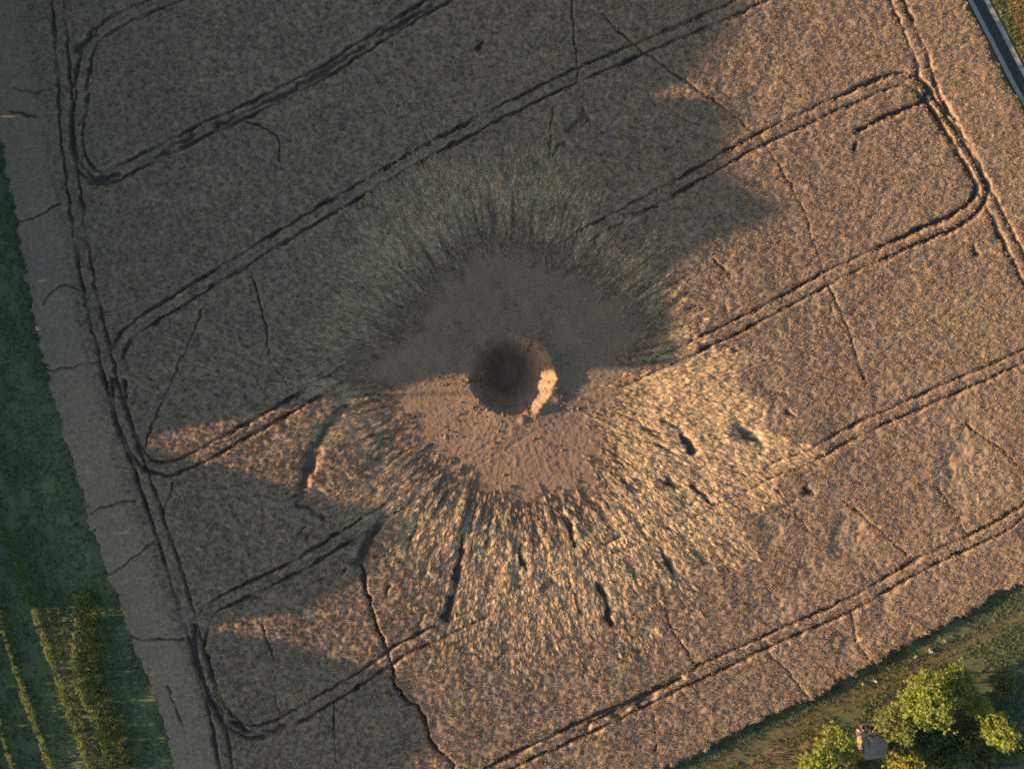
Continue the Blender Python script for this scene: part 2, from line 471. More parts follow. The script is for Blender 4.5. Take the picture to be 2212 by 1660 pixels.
groove = np.zeros_like(Z)
pairs = []
for ln in TRAMS:
    w = smooth_line(PA(ln))
    pairs += [offset_line(w, 0.86), offset_line(w, -0.86)]
seg_field(X, Y, pairs, 0.25, 0.48, groove, 0.17, 100, 0.6)
seg_field(X, Y, [smooth_line(PA(l)) for l in WIDE], 0.5, 0.56, groove, 0.35, 200, 0.6, 2)
seg_field(X, Y, [smooth_line(PA(l)) for l in HEAVY], 0.38, 0.60, groove, 0.15, 250, 0.25)
crack = np.zeros_like(Z)
seg_field(X, Y, [smooth_line(PA(l), 5) for l in CRACKS], 0.12, 0.42, crack, 0.22, 300, 0.5)
seg_field(X, Y, [smooth_line(PA(CRACKS[10]), 5)], 0.22, 0.62, crack, 0.3, 330, 0.3)
groove *= (1 - 0.25 * sm(0.55, 1.0, STRAW))
gouge = np.zeros_like(Z)
gr = random.Random(21)
for _ in range(60):                                     # short torn gaps pointing away from the crater
    a_ = math.radians(gr.uniform(-165, 15)); r0 = gr.uniform(270, 560); L_ = gr.uniform(8, 46)
    GOUGES.append((CC[0] + r0 * math.cos(a_), CC[1] - r0 * math.sin(a_), CC[0] + (r0 + L_) * math.cos(a_), CC[1] - (r0 + L_) * math.sin(a_), gr.uniform(3, 7), gr.uniform(0.2, 0.42)))
for g in GOUGES:
    a, b = np.array(P(g[0], g[1])), np.array(P(g[2], g[3]))
    seg_field(X, Y, [np.array([a, b])], g[4] * S, g[5] * 0.98, gouge, 0.4, 400, 0.35, 3)
cut = np.maximum(np.maximum(groove, crack), gouge)
Z = np.maximum(Z - cut, ZS + 0.05)
Z = Z * (1 - SOIL) + (ZS - 0.25) * SOIL
Z = ZS - 0.02 + (Z - ZS + 0.02) * sm(0.0, 0.45, edge - 0.3 + 0.45 * vn(X / 1.1, Y / 1.1, 51) + 0.3 * vn(X / 0.4, Y / 0.4, 52))
keep = field_mask & (SOIL < 0.9)
idx = np.arange(Z.size).reshape(Z.shape)
q = np.stack([idx[:-1, :-1], idx[:-1, 1:], idx[1:, 1:], idx[1:, :-1]], -1).reshape(-1, 4)
kq = keep.ravel()[q].all(1)
q = q[kq]
used = np.unique(q)
remap = np.full(Z.size, -1, np.int32); remap[used] = np.arange(len(used))
V = np.stack([X.ravel(), Y.ravel(), Z.ravel()], 1)[used]
GAP = sm(0.10, 0.42, cut)  # mask for the dark colour with painted shade in ruts and hollows
crop = mesh_np("cereal_crop", V, remap[q], M_crop, attrs={"straw": STRAW.ravel()[used], "gap": GAP.ravel()[used], "dust": DUST.ravel()[used]})
tag(crop, "ripe brown cereal crop filling the field, flattened into pale radial straw round the crater", "crop", kind='stuff')

# ------------------------------------------------------------------ the soil: crater and the earth thrown out around it
BX = 27.0
sx = np.arange(ccx - BX, ccx + BX + 0.01, 0.12); sy = np.arange(ccy - BX, ccy + BX + 0.01, 0.12)
SX, SY = np.meshgrid(sx, sy)
r, th = polar(SX, SY)
rc = RC(th) + 2 + 4.0 * vn(np.cos(th) * 6 + 9, np.sin(th) * 6 + 9, 61) + 2.2 * vn(np.cos(th) * 16 + 9, np.sin(th) * 16 + 9, 62)
dm = (r - rc) * S
t = r / rc
rimh = 0.34 + 0.16 * np.cos(th) + 0.10 * vn(np.cos(th) * 4 + 30, np.sin(th) * 4 + 30, 63)
apron = rimh * np.exp(-np.maximum(dm, 0) / 2.4) * sm(-0.35, 0.15, dm)
rad = vn(th * 34 + 90, r * S / 3.5, 64) * 0.012 + vn(th * 70 + 90, r * S / 2.2, 65) * 0.009
lump = 0.022 * vn(SX / 0.6, SY / 0.6, 66) + 0.025 * vn(SX / 0.25, SY / 0.25, 67) + rad
wr = 0.5 + 0.5 * np.cos(th + math.radians(42))
t0 = 0.54 - 0.50 * wr
bowl = -5.0 * (1 - np.clip((t - t0) / (1.0 - t0), 0, 1) ** (1.25 - 0.2 * wr))
slump = 0.26 * vn(SX / 1.3, SY / 1.3, 68) + 0.08 * vn(SX / 0.5, SY / 0.5, 69)
SZ = ZS + apron + lump * sm(0.9, 1.2, t) + bowl + slump * (1 - sm(0.9, 1.05, t)) * sm(0.1, 0.5, t)
pile = lambda px, py, w, h: h * np.exp(-(((SX - P(px, py)[0]) ** 2 + (SY - P(px, py)[1]) ** 2) / (w * S) ** 2) ** 1.5)
deg = (np.degrees(th) + 180) % 360 - 180
ridge = np.exp(-((dm - 0.45) / 0.42) ** 2) * (0.46 * sm(-62, -48, deg) * (1 - sm(-43, -36, deg)) + 0.5 * sm(-26, -16, deg) * (1 - sm(42, 60, deg)))
SZ += ridge * (0.85 + 0.4 * vn(SX / 0.7, SY / 0.7, 70)) + pile(1128, 908, 9, 0.28) + pile(1206, 858, 10, 0.15)
trk = np.zeros_like(SZ)
dline = smooth_line(PA([(1300, 850), (1200, 890), (1050, 980), (960, 1032)]))
seg_field(SX, SY, [offset_line(dline, 0.86), offset_line(dline, -0.86)], 0.25, 0.055, trk, 0.1, 500, 0.3)
SZ -= trk * sm(1.25, 1.6, t)
n0, n1 = SX.shape
si = np.arange(SX.size).reshape(n0, n1)
sq = np.stack([si[:-1, :-1], si[:-1, 1:], si[1:, 1:], si[1:, :-1]], -1).reshape(-1, 4)
bd = np.minimum(np.minimum(SX - sx[0], sx[-1] - SX), np.minimum(SY - sy[0], sy[-1] - SY))
SZ = ZS + (SZ - ZS) * sm(0.0, 2.0, bd)
crater = mesh_np("crater", np.stack([SX.ravel(), SY.ravel(), SZ.ravel()], 1), sq, M_soil)
tag(crater, "deep round crater of brown earth with smooth soil thrown out around it", kind='structure')

# ground: one sheet to the horizon round the crater's square
G = 1500.0
ix0, ix1, iy0, iy1 = sx[0], sx[-1], sy[0], sy[-1]
gv = [(-G, -G), (G, -G), (G, G), (-G, G), (ix0, iy0), (ix1, iy0), (ix1, iy1), (ix0, iy1)]
me = bpy.data.meshes.new("ground")
me.from_pydata([(x, y, ZS) for x, y in gv], [], [(0, 1, 5, 4), (1, 2, 6, 5), (2, 3, 7, 6), (3, 0, 4, 7)])
me.materials.append(M_earth)
go = bpy.data.objects.new("ground", me); C.objects.link(go); tag(go, kind='structure')

# grass strip on the left, verge and grass path at lower right, lane at upper right
le = [tuple(p) for p in PA([(a + 14, b) for a, b in LEFT_EDGE], ZS)]
sheet("meadow", le + [(-150, -75), (-150, 75)], ZS + 0.004, M_meadow)
be = [tuple(p) for p in PA([(a, b - 10) for a, b in BOTTOM_EDGE], ZS)]
sheet("verge", be + [(110, -30), (110, -110), (-10, -110)], ZS + 0.006, M_grass_dark)
PATH = [(1380, 1745), (1520, 1668), (1635, 1608), (1730, 1562), (1818, 1520), (1900, 1485), (1986, 1440), (2080, 1394), (2160, 1352), (2260, 1298), (2360, 1240)]
pl = smooth_line(PA(PATH, ZS))
strip("grass_path", pl, 2.0, ZS + 0.010, M_path)
strip("wheel_rut", offset_line(pl, 0.5), 0.24, ZS + 0.014, M_earth)
strip("wheel_rut", offset_line(pl, -0.5), 0.24, ZS + 0.014, M_earth)
dry = PA([(1560, 1675), (1640, 1628), (1720, 1588), (1775, 1570), (1800, 1600), (1760, 1640), (1720, 1700), (1600, 1720)], ZS)
sheet("dry_grass_patch", [tuple(p) for p in smooth_line(np.vstack([dry, dry[:1]]))[:-1]], ZS + 0.018, M_dry)

rl = [tuple(p) for p in road_w]
side = 1.0 if offset_line(road_w, 1.0)[10][0] > road_w[10][0] else -1.0
verge_o = [tuple(p) for p in offset_line(road_w, side * 3.4)]
far_o = [tuple(p) for p in offset_line(road_w, side * 60)]
sheet("lane_verge", [tuple(p) for p in offset_line(road_w, -side * 2.4)] + verge_o[::-1], ZS + 0.008, M_path)
sheet("stubble_field", [tuple(p) for p in offset_line(road_w, side * 3.1)] + far_o[::-1], ZS + 0.012, M_gold)
strip("lane", road_w, ROAD_W - 0.3, ZS + 0.02, M_asphalt, 0.03)
for d in (-0.98, 0.98):
    strip("concrete_track", offset_line(road_w, d), 0.58, ZS + 0.03, M_concrete, 0.06)


# ------------------------------------------------------------------ stalks, grass: scattered stuff
def blades_mesh(name, blades, mat):
    v, f = [], []
    for (bx, by, bz), (dx, dy, dz), (wx, wy), n in blades:
        k = len(v)
        v += [(bx - wx, by - wy, bz), (bx + wx, by + wy, bz), (bx + dx * 0.6 + wx * 0.9, by + dy * 0.6 + wy * 0.9, bz + dz * 0.75),
              (bx + dx * 0.6 - wx * 0.9, by + dy * 0.6 - wy * 0.9, bz + dz * 0.75), (bx + dx, by + dy, bz + dz)]
        f += [(k, k + 1, k + 2, k + 3), (k + 3, k + 2, k + 4)]
    me = bpy.data.meshes.new(name)
    me.from_pydata(v, [], f)
    me.materials.append(mat)
    return bpy.data.objects.new(name, me)        # source of the instances, not linked to the scene


rr = random.Random(3)


def clump(name, n, spread, lean, hgt, wid, mat):
    bl = []
    for _ in range(n):
        a = rr.uniform(0, 2 * math.pi); ra = spread * math.sqrt(rr.random())
        b = rr.uniform(0, 2 * math.pi); L = lean * rr.uniform(0.3, 1.0)
        c = rr.uniform(0, math.pi); w = wid * rr.uniform(0.6, 1.2)
        bl.append(((ra * math.cos(a), ra * math.sin(a), 0), (L * math.cos(b), L * math.sin(b), hgt * rr.uniform(0.6, 1.1)), (w * math.cos(c), w * math.sin(c)), 1))
    return blades_mesh(name, bl, mat)


def bundle(name, n, mat):
    bl = []
    for _ in range(n):
        a = rr.uniform(-0.28, 0.28); L = rr.uniform(0.35, 0.85); w = rr.uniform(0.012, 0.03)
        bl.append(((rr.uniform(-0.15, 0.15), rr.uniform(-0.13, 0.13), 0), (L * math.cos(a), L * math.sin(a), rr.uniform(0.0, 0.10)), (-w * math.sin(a), w * math.cos(a)), 1))
    return blades_mesh(name, bl, mat)


SRC_STAND = clump("standing_clump", 9, 0.16, 0.20, 0.34, 0.035, M_stalk)
SRC_LODGED = bundle("lodged_bundle", 10, M_stalk)
SRC_GRASS = clump("grass_clump", 8, 0.18, 0.22, 0.30, 0.03, M_grassblade)
SRC_GOLD = clump("golden_clump", 8, 0.16, 0.2, 0.3, 0.035, M_goldblade)


def scatter(name, pts, rot, scl, src, extra=None, parent=None):
    me = bpy.data.meshes.new(name)
    me.vertices.add(len(pts)); me.vertices.foreach_set("co", np.asarray(pts, np.float32).ravel())
    a = me.attributes.new("rot", 'FLOAT_VECTOR', 'POINT'); a.data.foreach_set("vector", np.asarray(rot, np.float32).ravel())
    a = me.attributes.new("scl", 'FLOAT', 'POINT'); a.data.foreach_set("value", np.asarray(scl, np.float32))
    for k, v in (extra or {}).items():
        a = me.attributes.new(k, 'FLOAT', 'POINT'); a.data.foreach_set("value", np.asarray(v, np.float32))
    o = bpy.data.objects.new(name, me); C.objects.link(o)
    if parent:
        o.parent = parent
    o["kind"] = 'stuff'
    ng = bpy.data.node_groups.new(name + "_scatter", 'GeometryNodeTree')
    ng.interface.new_socket("Geometry", in_out='INPUT', socket_type='NodeSocketGeometry')
    ng.interface.new_socket("Geometry", in_out='OUTPUT', socket_type='NodeSocketGeometry')
    gi = ng.nodes.new("NodeGroupInput"); gout = ng.nodes.new("NodeGroupOutput")
    oi = ng.nodes.new("GeometryNodeObjectInfo"); oi.inputs["Object"].default_value = src
    iop = ng.nodes.new("GeometryNodeInstanceOnPoints")
    ar = ng.nodes.new("GeometryNodeInputNamedAttribute"); ar.data_type = 'FLOAT_VECTOR'; ar.inputs[0].default_value = "rot"
    asx = ng.nodes.new("GeometryNodeInputNamedAttribute"); asx.data_type = 'FLOAT'; asx.inputs[0].default_value = "scl"
    er = ng.nodes.new("FunctionNodeEulerToRotation")
    L = ng.links.new
    L(gi.outputs[0], iop.inputs["Points"]); L(oi.outputs["Geometry"], iop.inputs["Instance"])
    L(ar.outputs[0], er.inputs[0]); L(er.outputs[0], iop.inputs["Rotation"]); L(asx.outputs[0], iop.inputs["Scale"])
    L(iop.outputs[0], gout.inputs[0])
    md = o.modifiers.new("scatter", 'NODES'); md.node_group = ng
    return o


def grid_at(A, x, y):
    i = np.clip(((x - XMIN) / DX).astype(int), 0, X.shape[1] - 1); j = np.clip(((y - YMIN) / DX).astype(int), 0, X.shape[0] - 1)
    return A[j, i]


N = 420000
px_ = rng.uniform(XMIN, XMAX, N); py_ = rng.uniform(YMIN, YMAX, N)
ok = grid_at(field_mask, px_, py_) & (grid_at(SOIL, px_, py_) < 0.3) & (grid_at(cut, px_, py_) < 0.22) & (grid_at(edge, px_, py_) > 0.25)
ok &= (rng.random(N) > grid_at(STRAW, px_, py_) * 0.93)
ok &= (rng.random(N) > 0.55 * grid_at(thin, px_, py_))
ok &= ~((grid_at(dl, px_, py_) < 6.0) & (rng.random(N) < 0.35))
px_, py_ = px_[ok], py_[ok]
pz = grid_at(Z, px_, py_) - 0.22
sc = rng.uniform(0.75, 1.2, len(px_)) * (0.7 + 0.3 * grid_at(rough, px_, py_))
rot = np.stack([rng.normal(0, 0.18, len(px_)), rng.normal(0, 0.18, len(px_)), rng.uniform(0, 6.28, len(px_))], 1)
scatter("standing_stalks", np.stack([px_, py_, pz], 1), rot, sc, SRC_STAND, {"straw": grid_at(STRAW, px_, py_), "tint": rng.random(len(px_))}, crop)

N = 260000
th_ = rng.uniform(-math.pi, math.pi, N); r_ = np.sqrt(rng.uniform(10 ** 2, 42 ** 2, N))
lx, ly = ccx + r_ * np.cos(th_), ccy + r_ * np.sin(th_)
_, _, so, stw, du = blast(lx, ly)
dens = stw * 0.85 + 0.07 * ((so > 0.3) & (so < 0.97))
ok = (rng.random(N) < dens) & (grid_at(cut, lx, ly) < 0.2) & grid_at(field_mask, lx, ly)
lx, ly, so, stw, th_, du = lx[ok], ly[ok], so[ok], stw[ok], th_[ok], du[ok]
lz = np.maximum(grid_at(Z, lx, ly), ZS + 0.03) + rng.uniform(0, 0.08, len(lx))
rot = np.stack([rng.normal(0, 0.6, len(lx)), rng.normal(-0.03, 0.10, len(lx)), th_ + rng.normal(0, 0.24, len(lx))], 1)
scatter("lodged_straw", np.stack([lx, ly, lz], 1), rot, rng.uniform(0.7, 1.35, len(lx)), SRC_LODGED, {"straw": np.clip(stw * 0.85 + 0.2, 0, 1), "tint": rng.random(len(lx)), "dust": np.clip(du - 0.3 * rng.random(len(lx)), 0, 1)}, crop)


def clod_source():
    g = np.random.default_rng(9)
    t_ = (1 + 5 ** 0.5) / 2
    v = np.array([(-1, t_, 0), (1, t_, 0), (-1, -t_, 0), (1, -t_, 0), (0, -1, t_), (0, 1, t_), (0, -1, -t_), (0, 1, -t_), (t_, 0, -1), (t_, 0, 1), (-t_, 0, -1), (-t_, 0, 1)]) / 1.9
    v *= g.uniform(0.6, 1.2, (12, 1)); v[:, 2] *= 0.7
    f = [(0, 11, 5), (0, 5, 1), (0, 1, 7), (0, 7, 10), (0, 10, 11), (1, 5, 9), (5, 11, 4), (11, 10, 2), (10, 7, 6), (7, 1, 8), (3, 9, 4), (3, 4, 2), (3, 2, 6), (3, 6, 8), (3, 8, 9), (4, 9, 5), (2, 4, 11), (6, 2, 10), (8, 6, 7), (9, 8, 1)]
    me = bpy.data.meshes.new("clod"); me.from_pydata(v.tolist(), [], f); me.materials.append(M_soil)
    return bpy.data.objects.new("clod", me)


N = 2600
th_ = rng.uniform(-math.pi, math.pi, N); th_ += 0.25 * np.sin(th_ * 9)
r_ = RC(th_) * S * 0.75 + rng.exponential(4.2, N)
lx, ly = ccx + r_ * np.cos(th_), ccy + r_ * np.sin(th_)
ok = (r_ < 24)
lx, ly = lx[ok], ly[ok]
ii = np.clip(((lx - sx[0]) / 0.12).astype(int), 0, n1 - 1); jj = np.clip(((ly - sy[0]) / 0.12).astype(int), 0, n0 - 1)
cs = np.clip(rng.lognormal(-2.75, 0.5, len(lx)), 0.03, 0.36)
co = scatter("clods", np.stack([lx, ly, SZ[jj, ii] + cs * 0.2], 1), rng.uniform(0, 6.28, (len(lx), 3)), cs, clod_source(), None, crater)


def grass_area(name, poly, n, src, zz, smin, smax, host, reject=None):
    p = np.array(poly)
    x = rng.uniform(p[:, 0].min(), p[:, 0].max(), n); y = rng.uniform(p[:, 1].min(), p[:, 1].max(), n)
    ok = in_poly(x, y, poly) & (np.abs(x) < 80) & (np.abs(y) < 60)
    if reject is not None:
        ok &= ~reject(x, y)
    x, y = x[ok], y[ok]
    ok = vn(x / 1.7, y / 1.7, 77) + 0.5 * vn(x / 0.6, y / 0.6, 78) > -0.45
    x, y = x[ok], y[ok]
    rot = np.stack([rng.normal(0, 0.15, len(x)), rng.normal(0, 0.15, len(x)), rng.uniform(0, 6.28, len(x))], 1)
    return scatter(name, np.stack([x, y, np.full(len(x), zz)], 1), rot, rng.uniform(smin, smax, len(x)), src)


def near_path(x, y):
    return (dist_to(x, y, pl) < 0.85) & (rng.random(len(x)) < 0.72)


tag(grass_area("meadow_grass", le + [(-80, -60), (-80, 60)], 110000, SRC_GRASS, ZS, 0.3, 0.6, None), "short dark green grass on the strip beside the vine rows", kind='stuff')
tag(grass_area("verge_grass", be + [(90, 0), (90, -70), (0, -70)], 140000, SRC_GRASS, ZS, 0.35, 0.8, None, near_path), "dark green grass on the verge below the field", kind='stuff')
gp = [tuple(p) for p in offset_line(road_w, side * 3.0)] + [tuple(p) for p in offset_line(road_w, side * 20)][::-1]
tag(grass_area("golden_stubble", gp, 40000, SRC_GOLD, ZS, 0.7, 1.2, None), "golden brown crop beyond the lane", kind='stuff')
gp = [tuple(p) for p in offset_line(road_w, side * 1.6)] + [tuple(p) for p in offset_line(road_w, side * 3.3)][::-1]
tag(grass_area("lane_grass", gp, 30000, SRC_GRASS, ZS, 0.5, 1.0, None), "green grass along the far side of the lane", kind='stuff')


# ------------------------------------------------------------------ foliage
def leaf_quads(c, size, jitter=1.0, seed=0):
    """Leaf-sized rhombs at the points c (n,3), random tilt."""
    g = np.random.default_rng(seed)
    n = len(c)
    a = g.normal(size=(n, 3)); a /= np.linalg.norm(a, axis=1)[:, None]
    b = g.normal(size=(n, 3)); b -= (a * b).sum(1)[:, None] * a; b /= np.linalg.norm(b, axis=1)[:, None]
    s = (np.asarray(size) * g.uniform(0.6, 1.25, n))[:, None]
    v = np.stack([c - a * s * 0.62, c + b * s * 0.36, c + a * s * 0.62, c - b * s * 0.36], 1).reshape(-1, 3)
    return v, np.arange(4 * n).reshape(n, 4)


def lobe_points(lobes, dens, seed):
    """Points in the outer shell of each lobe (x, y, z, r), gathered in clumps."""
    g = np.random.default_rng(seed)
    out = []
    for (x, y, z, r) in lobes:
        n = int(dens * r * r)
        d = g.normal(size=(max(n // 7, 4), 3)); d /= np.linalg.norm(d, axis=1)[:, None]
        cl = d * (r * g.uniform(0.55, 1.0, len(d)) * (1 + 0.15 * g.normal(size=len(d))))[:, None]
        p = cl[g.integers(0, len(cl), n)] + g.normal(size=(n, 3)) * 0.13 * r ** 0.6
        p[:, 2] *= 0.85
        out.append(p + np.array([x, y, z]))
    return np.vstack(out)


def tube(v, f, p0, p1, r0, r1, n=7):
    p0, p1 = np.array(p0, float), np.array(p1, float)
    d = p1 - p0; d /= np.linalg.norm(d) + 1e-9
    u = np.cross(d, (0.31, 0.9, 0.2)); u /= np.linalg.norm(u); w = np.cross(d, u)
    k = len(v)
    for (p, r) in ((p0, r0), (p1, r1)):
        for i in range(n):
            a = 2 * math.pi * i / n
            v.append(tuple(p + (u * math.cos(a) + w * math.sin(a)) * r))
    for i in range(n):
        f.append((k + i, k + (i + 1) % n, k + n + (i + 1) % n, k + n + i))


def wood(name, segs, mat, parent):
    v, f = [], []
    for s in segs:
        tube(v, f, *s)
    return mesh_np(name, v, f, mat, parent)


def tree(name, px, py, lobes, label, leaf, dens=260, size=0.30, seed=1, group=None, cat="tree"):
    """lobes: (dx, dy in layout units, z above the soil, r in metres)."""
    x, y = P(px, py, 0.62 * max(l[2] for l in lobes) + ZS)
    root = empty(name, (x, y, ZS))
    tag(root, label, cat, group)
    lb = [(dx * S, -dy * S, z, r * 1.12) for dx, dy, z, r in lobes]
    zt = max(l[2] for l in lb)
    segs = [((0, 0, -0.1), (0.05, 0.02, zt * 0.5), 0.16, 0.11), ((0.05, 0.02, zt * 0.5), (0.0, 0.0, zt * 0.95), 0.11, 0.04)]
    wood("trunk", segs, M_bark, root)
    ls = []
    for (a, b, z, r) in lb:
        ls.append(((0.04, 0.02, zt * 0.4), (a * 0.85, b * 0.85, z), 0.07, 0.025))
        for k in range(3):
            an = seed + k * 2.1 + a
            ls.append(((a * 0.6, b * 0.6, z * 0.85), (a + r * 0.7 * math.cos(an), b + r * 0.7 * math.sin(an), z + r * 0.3), 0.035, 0.012))
    wood("limbs", ls, M_bark, root)
    v, f = leaf_quads(lobe_points(lb, dens, seed), size, seed=seed)
    mesh_np("crown", v, f, leaf, root, smooth=False)
    return root


G_T = "trees below the field"
tree("broadleaf_tree", 1992, 1501, [(-22, 10, 4.2, 2.1), (0, -22, 4.6, 2.0), (28, -6, 4.2, 1.7), (30, 42, 3.6, 1.6), (-2, 36, 3.6, 1.5), (8, 4, 5.4, 1.8)],
     "largest yellow green tree, broad round crown left of the elongated one", M_leaf_tree, 330, 0.30, 11, G_T)
tree("broadleaf_tree", 2062, 1466, [(-4, -14, 3.0, 1.5), (14, 16, 2.8, 1.5), (-12, 18, 2.6, 1.2)],
     "dull green small tree at the upper right of the largest crown", M_leaf_tree, 300, 0.28, 12, G_T)
tree("broadleaf_tree", 2132, 1548, [(-24, -24, 3.2, 1.5), (0, 2, 3.8, 1.6), (20, 22, 3.6, 1.6), (28, 44, 2.8, 1.3), (6, 28, 3.0, 1.4)],
     "elongated green tree furthest right in the row of crowns", M_leaf_tree, 320, 0.28, 13, G_T)
tree("broadleaf_tree", 1920, 1558, [(-22, -6, 3.2, 1.2), (2, -22, 3.4, 1.3), (16, 2, 3.6, 1.4), (28, 32, 2.8, 1.1), (-4, 12, 3.2, 1.2)],
     "ragged pale green tree just above the grey roofed hut", M_leaf_hedge, 330, 0.26, 14, G_T)
tree("broadleaf_tree", 1804, 1588, [(-14, -14, 2.8, 1.2), (8, 0, 3.2, 1.3), (24, 28, 2.6, 1.2)],
     "slim leafy tree left of the hut beside the dry grass", M_leaf_tree, 300, 0.26, 15, G_T)
tree("broadleaf_tree", 1756, 1640, [(-14, 8, 3.6, 1.6), (12, -16, 3.8, 1.7), (28, 14, 3.4, 1.5), (2, 34, 3.2, 1.5)],
     "bright green tree furthest left in the row of crowns", M_leaf_tree, 330, 0.28, 16, G_T)
tree("yellow_tree", 1940, 1644, [(-14, -10, 3.8, 1.4), (14, -6, 4.0, 1.4), (0, 18, 4.2, 1.6), (26, 22, 3.4, 1.3)],
     "golden yellow tree right below the grey roofed hut", M_leaf_yellow, 340, 0.27, 17, G_T)
G_B = "dark shrubs under the trees"
for k, (a, b, r, where) in enumerate([(2040, 1570, 1.5, "between the largest crown and the elongated tree"), (1995, 1600, 1.4, "just right of the golden yellow tree"), (2085, 1600, 1.6, "below the elongated green tree, upper of two"),
                              (2120, 1640, 1.6, "below the elongated green tree, lower of two"), (2040, 1640, 1.7, "at the bottom edge right of the golden yellow tree"), (1850, 1650, 1.3, "below the grey roofed hut"),
                              (2185, 1610, 1.5, "in the lower right corner"), (2170, 1480, 1.2, "alone above the elongated green tree")]):
    tree("dark_shrub", a, b, [(-10, 4, 0.8, r * 0.8), (10, -6, 0.9, r * 0.75), (2, 12, 0.7, r * 0.7)],
         "low dark green shrub " + where, M_leaf_shrub, 240, 0.26, 30 + k, G_B, "shrub")
G_W = "pale weeds on the verge"
for k, (a, b, where) in enumerate([(2007, 1402, "largest, beside the field edge above the largest tree"), (1975, 1416, "left of the largest pale weed"), (1887, 1468, "right one of the close pair beside the path"), (2036, 1381, "furthest up the field edge"),
                          (1862, 1474, "left one of the close pair beside the path")]):
    x, y = P(a, b, ZS)
    v, f = leaf_quads(lobe_points([(0, 0, 0.25, 0.28 if k == 0 else 0.2)], 900, 50 + k), 0.15, seed=50 + k)
    o = mesh_np("pale_weed", v, f, M_pale, smooth=False)
    o.location = (x, y, ZS)
    tag(o, "small pale weed " + where, "weed", G_W)


# hut with a pitched sheet roof, and the bare dead tree leaning over it
def box(bm_v, bm_f, x0, x1, y0, y1, z0, z1):
    k = len(bm_v)
    bm_v += [(x, y, z) for z in (z0, z1) for x, y in ((x0, y0), (x1, y0), (x1, y1), (x0, y1))]
    bm_f += [(k + 3, k + 2, k + 1, k), (k + 4, k + 5, k + 6, k + 7)] + [(k + i, k + (i + 1) % 4, k + 4 + (i + 1) % 4, k + 4 + i) for i in range(4)]


hx, hy = P(1887, 1612, 1.3)
hut = empty("hut", (hx, hy, ZS)); hut.rotation_euler = (0, 0, math.radians(6)); hut.scale = (1.2, 1.2, 1.15)
tag(hut, "small hut with a grey pitched sheet roof among the trees", "hut")
v, f = [], []
box(v, f, -1.05, 1.05, -1.05, 1.05, 0, 1.9)
mesh_np("wall", v, f, M_plank, hut, smooth=False)
v, f = [], []
box(v, f, -0.4, 0.4, -1.09, -1.052, 0.05, 1.75)
mesh_np("door", v, f, M_deadwood, hut, smooth=False)


def roof_slope(y0, z0, y1, z1):
    n = 5
    for i in range(n):                                    # separate lapped sheets
        xa, xb = -1.3 + 2.6 * i / n + 0.012, -1.3 + 2.6 * (i + 1) / n - 0.012
        up = 0.012 * (i % 2)
        v = [(xa, y0, z0 + up), (xb, y0, z0 + up), (xb, y1, z1 + up), (xa, y1, z1 + up)]
        v += [(p[0], p[1], p[2] + 0.03) for p in v]
        f = [(3, 2, 1, 0), (4, 5, 6, 7)] + [(k, (k + 1) % 4, 4 + (k + 1) % 4, 4 + k) for k in range(4)]
        mesh_np("roof_panel", v, f, M_roof, hut, smooth=False)


roof_slope(-1.3, 1.80, 0.42, 2.42)
roof_slope(1.3, 1.90, 0.44, 2.43)

dx0, dy0 = P(1866, 1588, 1.0)
dead = empty("dead_tree", (dx0, dy0, ZS))
tag(dead, "bare pale dead tree with pinkish branches beside the hut", "tree")
wood("trunk", [((0, 0, 0), (0.05, -0.1, 1.4), 0.17, 0.13), ((0.05, -0.1, 1.4), (-0.35, 0.7, 3.2), 0.14, 0.08)], M_deadwood, dead)
dr_ = random.Random(5)
segs = []
for k in range(24):
    a = math.radians(dr_.uniform(-40, 190)); L = dr_.uniform(1.0, 2.6)
    p0 = (-0.015 * k, 0.03 * k, 1.2 + 0.08 * k)
    p1 = (p0[0] + L * 0.5 * math.cos(a), p0[1] + L * 0.5 * math.sin(a), p0[2] + 0.25)
    p2 = (p0[0] + L * math.cos(a + 0.3), p0[1] + L * math.sin(a + 0.3), p0[2] + 0.2 + dr_.uniform(-0.2, 0.6))
    segs += [(p0, p1, 0.075, 0.055), (p1, p2, 0.055, 0.025), (p1, (p1[0] + 0.6 * math.cos(a - 0.7), p1[1] + 0.6 * math.sin(a - 0.7), p1[2] + 0.3), 0.04, 0.015)]
wood("branches", segs, M_deadwood, dead)

# hedge and vine rows at lower left
hp = [(184, 1286, 0.9, 2.6), (188, 1312, 1.1, 2.6), (184, 1342, 1.15, 2.5), (190, 1370, 1.2, 2.6), (186, 1402, 1.25, 2.5), (188, 1432, 1.15, 2.6), (190, 1462, 1.2, 2.5), (192, 1488, 1.1, 2.4), (204, 1514, 0.9, 2.2),
      (220, 1540, 0.95, 2.2), (230, 1568, 1.0, 2.3), (238, 1596, 1.05, 2.4), (246, 1624, 1.1, 2.4), (254, 1654, 1.1, 2.4), (262, 1684, 1.1, 2.4)]
hx, hy = P(188, 1400, 0.6)
hedge = empty("hedge", (hx, hy, ZS))
tag(hedge, "sunlit yellow green hedge between the vine rows and the field", "hedge")
lobes = []
hp = hp + [tuple((u + v_) / 2 for u, v_ in zip(p, q_)) for p, q_ in zip(hp[:-1], hp[1:])]
for (a, b, r, h) in hp:
    x, y = P(a, b, 0.6)
    h += 0.5
    lobes += [(x - hx + rr.uniform(-0.3, 0.3), y - hy, h - r * 0.75, r), (x - hx + rr.uniform(-0.6, 0.6), y - hy + rr.uniform(-0.5, 0.5), 0.8, r * 0.8)]
v, f = leaf_quads(lobe_points(lobes, 420, 71), 0.24, seed=71)
mesh_np("foliage", v, f, M_leaf_hedge, hedge, smooth=False)
